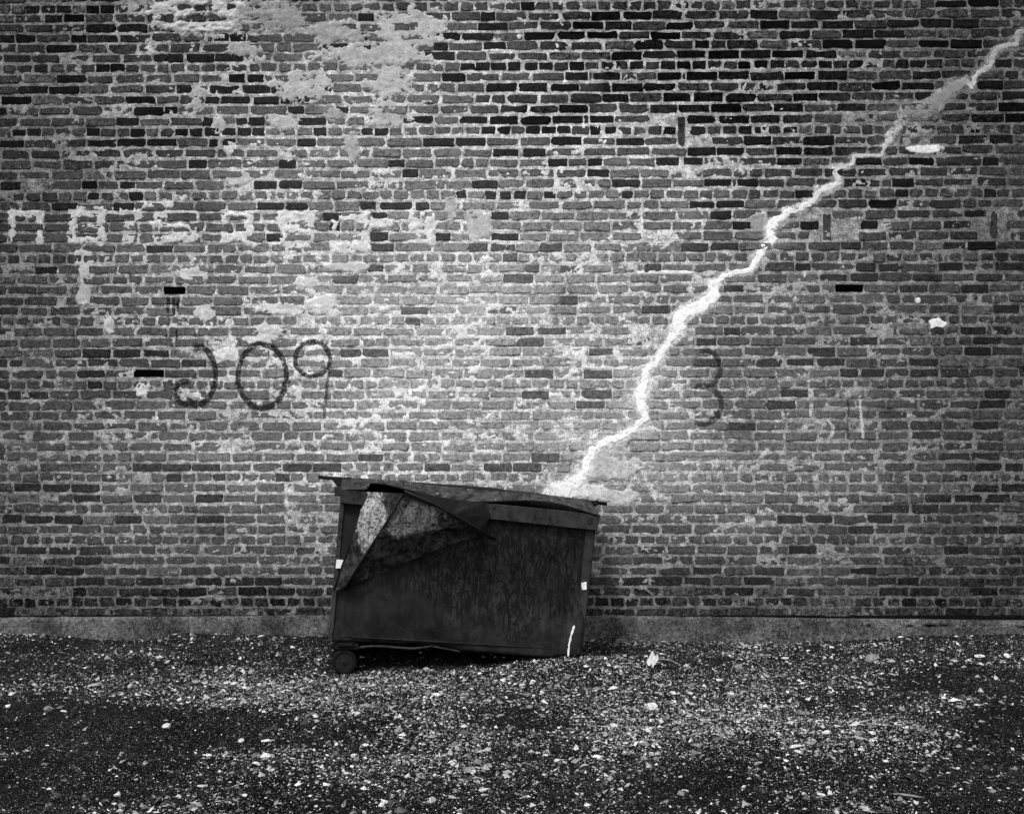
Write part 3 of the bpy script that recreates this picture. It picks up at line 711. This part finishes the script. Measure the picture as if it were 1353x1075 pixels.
# folded vertical corner flanges
prism('corner_flange', [Q(1172, 318, -.012), Q(1211, 322, -.010), Q(1153, 857, -.010), Q(1122, 857, -.012)], [Q(1172, 318, .01), Q(1215, 322, .02), Q(1156, 857, .02), Q(1122, 857, .01)], M_RIM, dump, .002)
prism('corner_flange', [Q(127, 200, -.010), Q(146, 200, -.012), Q(94, 796, -.012), Q(76, 795, -.010)], [Q(127, 200, .02), Q(146, 200, .012), Q(94, 796, .012), Q(76, 795, .02)], M_RIM, dump, .002)
# rim channel along the front (its own dents) and the sides
nr_ = 60; V = np.zeros((nr_, 8, 3))
for i in range(nr_):
    s = i / (nr_ - 1)
    xt, yt = 130 + (1233 - 130) * s, 148 + (256 - 148) * s; xb, yb = 130 + (1217 - 130) * s, 207 + (324 - 207) * s
    w = float(vnoise(np.array([s * 8]), np.array([.3]), 520)[0] - .5) * .014
    V[i] = [Q(xt, yt, .05), Q(xt, yt, -.040 + w), Q(xt, yt + 3, -.047 + w), Q((xt + xb) / 2, (yt + yb) / 2, -.046 + w * .6), Q(xb, yb - 3, -.046 + w * .5), Q(xb, yb, -.040 + w * .5), Q(xb, yb - 1, .0), Q(xb, yb - 1, .012)]
o = link('rim', grid_mesh('rim', V, None, False), M_RIM, dump); solidify(o, .004)
rt, rb = (Q(130, 148, -.04), Q(130, 207, -.04)), (Q(1233, 256, -.04), Q(1217, 324, -.04))
for (a, b), sx in ((rt, -1), (rb, 1)):
    ofs = Vector((sx * .004, 0, 0)); inn = Vector((-sx * .04, .0, 0))
    prism('rim_end', [a + ofs, a + inn, b + inn, b + ofs], [a + BACK + ofs, a + BACK + inn, b + BACK + inn, b + BACK + ofs], M_RIM, dump, .003)
# torn bottom lip and black underside channel
V = np.array([[Q(x, y - 6 + random.uniform(-2, 2), .03), Q(x, y, .012 + random.uniform(0, .01)), Q(x, y + 5 + random.uniform(-1, 2), .02)] for x, y in zip(np.linspace(195, 640, 34), np.interp(np.linspace(195, 640, 34), [195, 260, 330, 430, 520, 640], [822, 815, 818, 826, 816, 838]))])
V = np.array([[list(p) for p in r] for r in V]); o = link('bottom_lip', grid_mesh('bottom_lip', V), M_RIM, dump); solidify(o, .003)

# the lid still lying on top, wavy along its front edge
E = [(138, 150), (240, 149), (258, 120), (330, 130), (430, 155), (540, 182), (620, 195), (680, 203), (760, 202), (850, 197), (930, 197), (1010, 203), (1080, 216), (1160, 240), (1232, 263)]
Bk = [(160, 101), (265, 106), (430, 122), (600, 140), (880, 162), (1190, 195)]
ns, nt = 110, 16; V = np.zeros((ns, nt, 3))
es = np.array(E, float); el = np.concatenate([[0], np.cumsum(np.hypot(np.diff(es[:, 0]), np.diff(es[:, 1])))]); bs = np.array(Bk, float)
for i in range(ns):
    s = i / (ns - 1); x = np.interp(s * el[-1], el, es[:, 0]); y = np.interp(s * el[-1], el, es[:, 1])
    xb = 160 + (1190 - 160) * s; yb = np.interp(xb, bs[:, 0], bs[:, 1])
    pf = Q(x, y, -.052); pb = P(410 + xb / 3.221, 600 + yb / 3.221, 7.80)
    for j in range(nt):
        t = j / (nt - 1); p = pf.lerp(pb, t)
        p.z += (float(vnoise(np.array([s * 11.]), np.array([t * 4.]), 530)[0]) - .5) * .016 * min(1, t * 5) * min(1, (1 - t) * 8)
        V[i, j] = p
o = link('lid', grid_mesh('lid', V), M_LID, dump); solidify(o, .006)
o['label'] = 'grimy flat part of the lid with buckled front edge'
tube('lid_edge', [V[i, 0] for i in range(16, ns, 2)], .005, M_STEEL, dump, 6)
# the folded part of the lid hanging over the front, crumpled into facets
def facets(name, pts, tris, mat, label, seed, cuts=5, amp=.010):
    bm = bmesh.new(); vs = [bm.verts.new(Q(*p)) for p in pts]
    for t in tris: bm.faces.new([vs[k] for k in t])
    bmesh.ops.subdivide_edges(bm, edges=bm.edges[:], cuts=cuts, use_grid_fill=True)
    bmesh.ops.triangulate(bm, faces=bm.faces[:])
    co = np.array([v.co[:] for v in bm.verts])
    d = (fbm(co[:, 0] * 9 + 30, co[:, 2] * 9 + 30, seed, 3, .6) - .5) * amp * 2
    for v, q in zip(bm.verts, d): v.co.y += q
    bmesh.ops.recalc_face_normals(bm, faces=bm.faces)
    o = bm_obj(name, bm, mat, dump, False); solidify(o, .005); o['label'] = label; return o
pc_ = Q(270, 270)
M_FOLDA = mat_lid('worn_pale_lid', 0.026, 0.36, 0.50, (pc_.x, pc_.z, .11, .26))
pb_ = Q(420, 260)
M_FOLDB = mat_lid('worn_dark_lid', 0.017, 0.13, 0.56, (pb_.x, pb_.z, .34, .15))
facets('folded_lid', [(240, 160, -.055), (392, 166, -.14), (285, 350, -.11), (150, 565, -.06), (100, 582, -.025), (130, 490, -.030), (185, 330, -.05)],
       [(0, 1, 2), (0, 2, 6), (6, 2, 3), (6, 3, 5), (5, 3, 4)], M_FOLDA, 'pale worn flap of the folded lid', 701, 6, .018)
facets('folded_lid', [(404, 156, -.145), (520, 205, -.13), (600, 245, -.115), (690, 300, -.09), (782, 362, -.04), (715, 350, -.028), (590, 385, -.04), (430, 448, -.05), (270, 520, -.05), (140, 580, -.035), (152, 560, -.075), (285, 352, -.125), (470, 330, -.10)],
       [(0, 1, 12), (1, 2, 12), (2, 3, 12), (3, 5, 12), (3, 4, 5), (5, 6, 12), (6, 7, 12), (7, 8, 11), (7, 11, 12), (8, 10, 11), (8, 9, 10), (0, 12, 11)], M_FOLDB, 'dark triangular flap of the folded lid', 731, 6, .020)
facets('folded_lid', [(425, 154, -.10), (540, 182, -.08), (640, 198, -.065), (742, 205, -.060), (768, 262, -.052), (720, 330, -.05), (600, 262, -.085)],
       [(0, 1, 6), (1, 2, 6), (2, 3, 6), (3, 4, 6), (4, 5, 6)], M_STEEL, 'dark inner flap behind the fold', 761, 4, .008)
tube('fold_bar', [Q(400, 156, -.155), Q(520, 208, -.145), Q(620, 262, -.125), Q(700, 308, -.10), Q(786, 364, -.05)], .0085, M_STEEL, dump, 8, .06)
tube('fold_bar', [Q(392, 170, -.152), Q(330, 280, -.135), Q(240, 420, -.115), Q(150, 566, -.075)], .0065, M_STEEL, dump, 8, .05)
tube('fold_bar', [Q(240, 165, -.062), Q(186, 330, -.058), Q(130, 490, -.04), Q(100, 580, -.035)], .0045, M_STEEL, dump, 6, .05)
# bright crease flake
# hinge rod across the back with its bent handles, and the lift bracket
hl = [P(421, 630, 7.82), P(444, 632, 7.82), P(640, 645.5, 7.82), P(776, 662.5, 7.82), P(802, 665.5, 7.82)]
tube('hinge_rod', hl, .0125, M_STEEL, dump, 10)
prism('lid_bracket', [P(437, 631, 7.72), P(466, 631, 7.72), P(452, 646, 7.72), P(447, 645, 7.72)], [P(437, 631, 7.76), P(466, 631, 7.76), P(452, 646, 7.76), P(447, 645, 7.76)], M_STEEL, dump, .002)
prism('lid_bracket', [P(772, 664, 7.70), P(790, 660, 7.70), P(790, 668, 7.70), P(779, 672, 7.70)], [P(772, 664, 7.76), P(790, 660, 7.76), P(790, 668, 7.76), P(779, 672, 7.76)], M_STEEL, dump, .002)
prism('lift_bracket', [P(442, 643, 7.3), P(452, 643, 7.3), P(452, 656, 7.3), P(442, 655, 7.3)], [P(442, 643, 7.6), P(452, 643, 7.6), P(452, 656, 7.6), P(442, 655, 7.6)], M_RIM, dump, .003)
# reflector stickers and a thin jagged white streak
def sheet_poly(name, pts, mat, th, label):
    f = [Q(x, y, -.022) for x, y in pts]; b = [Q(x, y, -.022 + th) for x, y in pts]
    o = prism(name, f, b, mat, dump); o['label'] = label; return o
sheet_poly('reflector', [(112, 447), (141, 449), (138, 470), (134, 484), (108, 485), (109, 466)], M_WHITE, .016, 'white square reflector on the edge')
sheet_poly('reflector', [(1154, 543), (1160, 548), (1165, 543), (1176, 543), (1176, 575), (1157, 576), (1154, 560)], M_WHITE, .014, 'torn white reflector on the edge')
lf, rt_ = [], []
for k in range(15):
    t = k / 14; x = 1124 - 26 * t - 6 * math.sin(t * 3); y = 728 + 130 * t; w = random.uniform(3.0, 5.5) * (1 if k % 5 else .7)
    lf.append((x - w + random.uniform(-1.5, 1.5), y)); rt_.append((x + w + random.uniform(-1.5, 1.5), y))
sheet_poly('white_streak', lf + rt_[::-1], M_WHITE, .008, 'jagged white streak')
# casters
def caster(loc, rot):
    r = .072; root = empty('caster', loc); root.parent = dump; root.location = Vector(loc) - dump.location
    def lathe(name, prof, mat, par, seg=28):
        bm = bmesh.new(); rings = []
        for (x, rr) in prof:
            rings.append([bm.verts.new((rr * math.cos(a), x, rr * math.sin(a))) for a in (2 * math.pi * k / seg for k in range(seg))])
        for A, Bq in zip(rings, rings[1:]):
            for k in range(seg): bm.faces.new((A[k], A[(k + 1) % seg], Bq[(k + 1) % seg], Bq[k]))
        bm.faces.new(rings[0]); bm.faces.new(rings[-1])
        bmesh.ops.recalc_face_normals(bm, faces=bm.faces)
        me = bpy.data.meshes.new(name); bm.to_mesh(me); bm.free(); me.materials.append(mat)
        o = bpy.data.objects.new(name, me); COL.objects.link(o); o.parent = root; o.rotation_euler = (0, 0, rot); return o
    lathe('tyre', [(-.018, .050), (-.024, .054), (-.024, .064), (-.018, .070), (-.008, r), (.008, r), (.018, .070), (.024, .064), (.024, .05)], M_RUBBER, root)
    lathe('wheel_rim', [(-.019, .0495), (-.012, .046), (-.010, .022), (-.024, .018), (-.026, .006), (.026, .006), (.024, .018), (.010, .022), (.012, .046), (.019, .0495)], M_HUB, root)
    bm = bmesh.new()
    for sx in (1,):
        bmesh.ops.create_cube(bm, size=1, matrix=Matrix.Translation((0.006, sx * .033, .05)) @ Matrix.Diagonal((.034, .005, .11, 1)))
    bmesh.ops.create_cube(bm, size=1, matrix=Matrix.Translation((0.006, 0, .1045)) @ Matrix.Diagonal((.09, .09, .012, 1)))
    me = bpy.data.meshes.new('fork'); bm.to_mesh(me); bm.free(); me.materials.append(M_STEEL)
    o = bpy.data.objects.new('fork', me); COL.objects.link(o); o.parent = root; o.rotation_euler = (0, 0, rot)
    return root
cl = P(455, 873.5, 6.97)
cl.z = float(gh(cl.x, cl.y)) + .069
caster(cl, math.radians(4))
cr_ = Vector(cl) + Vector((-.05, .62, 0)); cr_.z = float(gh(cr_.x, cr_.y)) + .069; caster(cr_, math.radians(-20))
prism('axle_channel', [P(441, 849, 6.965), P(474, 849.5, 6.965), P(474, 858, 6.965), P(441, 857.5, 6.965)], [P(441, 849, 7.75), P(474, 849.5, 7.75), P(474, 858, 7.75), P(441, 857.5, 7.75)], M_STEEL, dump, .003)

# ------------------------------------------------------------------ loose gravel (too many to count) and the larger stones
def ray_ground(px, py):
    d = 7.5
    for _ in range(25):
        X = (px - CX) * d / F; z = float(gh(X, d - D)); d = (EYE - z) * F / (py - HOR)
        d = min(d, 7.93)
    X = (px - CX) * d / F; return Vector((X, d - D, float(gh(X, d - D)))), d

oct_v = np.array([(1, 0, 0), (0, 1, 0), (-1, 0, 0), (0, -1, 0), (0, 0, 1), (0, 0, -1)], float)
oct_f = np.array([(0, 1, 4), (1, 2, 4), (2, 3, 4), (3, 0, 4), (1, 0, 5), (2, 1, 5), (3, 2, 5), (0, 3, 5)])
pyr_v = np.array([(1, 0, -.3), (0, 1, -.3), (-1, 0, -.3), (0, -1, -.3), (0, 0, 1)], float)
pyr_f = np.array([(0, 1, 4), (1, 2, 4), (2, 3, 4), (3, 0, 4)])
def scatter(NCH, med, sig, lo, hi, BV, BF, seed):
    rg = np.random.default_rng(seed)
    cx_ = rg.uniform(-4.6, 4.6, NCH); cy_ = -0.075 - 4.05 * rg.random(NCH)
    pu = cx_ / (cy_ + D) * F + CX; pvv = HOR + EYE * F / (cy_ + D)
    clump = fbm(cx_ * 1.7 + 20, cy_ * 2.4 + 20, 811, 5, .62)
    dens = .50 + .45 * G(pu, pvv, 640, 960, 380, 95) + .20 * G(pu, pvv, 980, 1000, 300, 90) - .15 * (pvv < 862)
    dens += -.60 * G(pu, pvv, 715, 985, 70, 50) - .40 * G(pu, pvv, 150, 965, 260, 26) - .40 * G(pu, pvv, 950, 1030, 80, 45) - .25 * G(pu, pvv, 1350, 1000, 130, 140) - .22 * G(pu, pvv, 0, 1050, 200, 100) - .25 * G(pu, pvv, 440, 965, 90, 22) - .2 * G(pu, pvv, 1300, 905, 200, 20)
    under = (cx_ > -1.1) & (cx_ < .42) & (cy_ > -.98) & (cy_ < -.15)
    keep = (rg.random(NCH) < np.clip(dens + 1.3 * (clump - .5), .18, 1)) & ~(under & (rg.random(NCH) < .9))
    cx_, cy_, pu, pvv, dens, clump = [a[keep] for a in (cx_, cy_, pu, pvv, dens, clump)]; n = len(cx_)
    size = np.clip(np.exp(rg.normal(math.log(med), sig, n)), lo, hi)
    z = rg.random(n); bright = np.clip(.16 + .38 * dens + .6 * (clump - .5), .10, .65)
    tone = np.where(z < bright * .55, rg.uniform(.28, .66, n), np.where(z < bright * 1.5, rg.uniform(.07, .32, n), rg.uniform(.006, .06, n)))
    ang = rg.uniform(0, 6.283, n); ca, sa = np.cos(ang), np.sin(ang)
    vv = BV[None] * np.stack([size * rg.uniform(.9, 1.7, n), size * rg.uniform(.6, 1.2, n), size * rg.uniform(.35, .95, n)], 1)[:, None]
    vv = vv + rg.normal(0, 1, vv.shape) * (size * .24)[:, None, None]
    vv[..., 2] += vv[..., 0] * rg.normal(0, .30, (n, 1))
    x = vv[..., 0] * ca[:, None] - vv[..., 1] * sa[:, None]; y = vv[..., 0] * sa[:, None] + vv[..., 1] * ca[:, None]
    vv = np.stack([x + cx_[:, None], np.minimum(y + cy_[:, None], -.05), vv[..., 2] + (gh(cx_, cy_) + size * .08)[:, None]], -1)
    k = len(BV); m = len(BF)
    return vv.reshape(-1, 3), (BF[None] + (np.arange(n) * k)[:, None, None]).reshape(-1), n * m, np.repeat(tone, k)
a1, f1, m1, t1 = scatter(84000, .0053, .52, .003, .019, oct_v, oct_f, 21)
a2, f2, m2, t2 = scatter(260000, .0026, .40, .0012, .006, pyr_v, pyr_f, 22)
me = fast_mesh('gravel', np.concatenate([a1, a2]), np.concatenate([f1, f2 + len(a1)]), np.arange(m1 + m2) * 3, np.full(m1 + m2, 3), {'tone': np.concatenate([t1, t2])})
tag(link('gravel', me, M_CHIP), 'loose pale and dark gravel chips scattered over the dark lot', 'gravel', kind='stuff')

def stone(px, py, w, asp, flat, kind, label, seed, name='stone'):
    p, d = ray_ground(px, py); r = w / 2 * d / F
    bm = bmesh.new(); bmesh.ops.create_icosphere(bm, subdivisions=3 if w > 9 else 2, radius=1)
    rg = np.random.default_rng(seed); off = rg.uniform(0, 50, 3)
    pl = [Vector(rg.normal(0, 1, 3)).normalized() for _ in range(12)]; pd = rg.uniform(.42, .85, 12)
    for v in bm.verts:
        co = v.co.copy()
        for q, dd in zip(pl, pd):
            e = co.dot(q) - dd
            if e > 0: co -= q * e * .95
        k = 1 + .22 * (float(fbm(np.array([co.x * 1.3 + co.z + off[0]]), np.array([co.y * 1.3 - co.z + off[1]]), 900, 3)[0]) - .5)
        v.co = Vector((co.x * r * k, co.y * r * asp * k, co.z * r * flat * k))
    me = bpy.data.meshes.new(name); bm.to_mesh(me); bm.free(); me.materials.append(STONES[kind])
    o = bpy.data.objects.new(name, me); COL.objects.link(o)
    zc = min(p.z, float(gh(p.x + r * .5, p.y)), float(gh(p.x - r * .5, p.y)))
    o.location = (p.x, p.y, zc + r * flat * .45); o.rotation_euler = (rg.normal(0, .12), rg.normal(0, .15), rg.uniform(-.5, .5))
    tag(o, label, 'stone', 'larger stones on the gravel lot')
def where(px, py, col):
    if py < 876: return f'{col} stone lying close along the foot of the wall foundation'
    if 425 < px < 790 and py < 935: return f'{col} stone on the gravel close in front of the dumpster'
    if 270 < px < 400 and 965 < py < 1025: return f'small {col} stone beside the smooth egg-shaped white stone'
    if px < 280 and 915 < py < 960: return f'{col} stone lying along the dark rut in the gravel'
    if 1000 < px < 1190 and 920 < py < 1000: return f'{col} stone between the angular white flake and the broad flat stone'
    return f'loose {col} stone out on the open gravel away from the wall'
S_W, S_G, S_D = 'pale stone chip lying loose on the open gravel', 'mid grey stone half sunk in the gravel', 'dark stone chunk half sunk in the gravel'
SPEC = [
 (220, 961, 20, .7, .55, 'white', 'bright white humped stone beside a dark rut in the gravel'), (351, 1001, 16, .8, .6, 'white', 'smooth white egg-shaped stone on the gravel'),
 (353, 979, 18, .9, .3, 'white', 'ragged flat white stone next to a smooth egg-shaped one'), (1151, 874, 28, .6, .55, 'grey', 'large smooth grey cobble near the wall foundation'),
 (1060, 942, 24, .7, .3, 'grey', 'broad flat grey stone out on the open gravel'), (919, 985, 20, .5, .3, 'grey', 'flat pale slab, upper of a close pair'), (919, 996, 22, .5, .3, 'grey', 'flat pale slab, lower of a close pair'),
 (1201, 1052, 42, .5, .2, 'grey', 'long flat grey slab beside a dark chunk'), (1204, 1028, 22, .8, .5, 'dark', 'dark rounded chunk beside a long flat slab'), (759, 1029, 19, .8, .5, 'dark', 'dark rounded chunk in the dusty middle of the lot'),
 (819, 848, 24, .7, .5, 'grey', 'grey rubble lump against the foundation beside the dumpster'), (841, 846, 20, .7, .4, 'grey', 'flatter grey rubble lump against the foundation'), (489, 933, 26, .5, .3, 'grey', 'long flat grey stone in front of the dumpster wheel'),
 (1331, 868, 12, .9, .7, 'white', 'round pale stone alone near the foundation'), (976, 882, 18, .8, .6, 'grey', 'grey broken lump with a wire looped over it'), (65, 940, 16, .9, .6, 'grey', 'rounded grey stone at the end of a dark rut'),
 (1051, 987, 18, .8, .35, 'white', 'angular white flake lying flat on open gravel')]
REST_W = [(339, 1009, 14), (359, 1018, 11), (324, 1051, 12), (237, 1053, 10), (225, 1039, 11), (10, 934, 14), (84, 940, 10), (185, 954, 8), (238, 925, 10), (321, 899, 10), (344, 841, 11), (367, 866, 12), (432, 923, 9), (418, 953, 9),
 (484, 985, 12), (468, 999, 12), (445, 983, 10), (486, 1034, 12), (318, 979, 11), (276, 998, 10), (266, 1039, 12), (380, 912, 9), (634, 890, 9), (1294, 868, 16), (1261, 873, 12), (1038, 870, 14), (950, 899, 11), (1093, 969, 14),
 (1137, 991, 12), (1085, 1051, 12), (1131, 933, 10), (1152, 979, 10), (1250, 1002, 9), (860, 936, 20), (787, 1000, 15), (826, 982, 9), (777, 1064, 14), (1020, 838 + 9, 13), (1190, 838 + 3, 14), (690, 905, 10), (560, 925, 9), (598, 1010, 10), (905, 1045, 10), (640, 1050, 10)]
REST_G = [(212, 847, 10), (1338, 901, 10), (533, 893, 9), (130, 905, 11), (1290, 960, 11), (1000, 1010, 11), (700, 935, 10), (880, 1060, 12), (60, 1010, 12), (160, 1065, 12), (1310, 1045, 12)]
for k, s in enumerate(SPEC): stone(*s, seed=40 + k)
for k, (px, py, w) in enumerate(REST_W): stone(px, py, w, random.uniform(.6, .9), random.uniform(.3, .6), 'white', where(px, py, 'pale'), 140 + k)
for k, (px, py, w) in enumerate(REST_G): stone(px, py, w, random.uniform(.6, .9), random.uniform(.35, .6), 'grey', where(px, py, 'mid grey'), 240 + k)

# litter by the foundation: a crumpled scrap, a twig, a loop of wire
p, d = ray_ground(860, 880)
bm = bmesh.new(); bmesh.ops.create_grid(bm, x_segments=9, y_segments=7, size=1)
for v in bm.verts:
    a = v.co.copy(); n_ = float(fbm(np.array([a.x * 2 + 4]), np.array([a.y * 2 + 8]), 951, 3)[0])
    v.co = Vector((a.x * .035 + n_ * .012, a.y * .03, n_ * .06 + .045 * max(0, a.x) ** 2 - .014))
o = bm_obj('paper_scrap', bm, M_PAPER); o.location = p + Vector((0, 0, .006)); o.rotation_euler = (.25, -.3, .6); solidify(o, .0015)
tag(o, 'crumpled pale paper scrap on the gravel beside the dumpster', 'litter')
def path_ground(pts, lift): return [ray_ground(a, b)[0] + Vector((0, 0, l)) for (a, b), l in zip(pts, lift)]
o = tube('twig', path_ground([(866, 872), (876, 873), (888, 875), (897, 877)], [.004, .012, .010, .004]), [.004, .0035, .003, .002], M_TWIG, None, 6, .15)
tag(o, 'thin dry pale twig next to the crumpled paper', 'twig')
pts = [(966, 888), (969, 881), (974, 876), (981, 874), (988, 876), (1003, 880), (1014, 890)]
o = tube('wire', path_ground(pts, [.003, .012, .03, .035, .02, .015, .003]), .0022, M_TWIG, None, 5)
tag(o, 'thin pale wire looped over a grey lump near the foundation', 'wire')
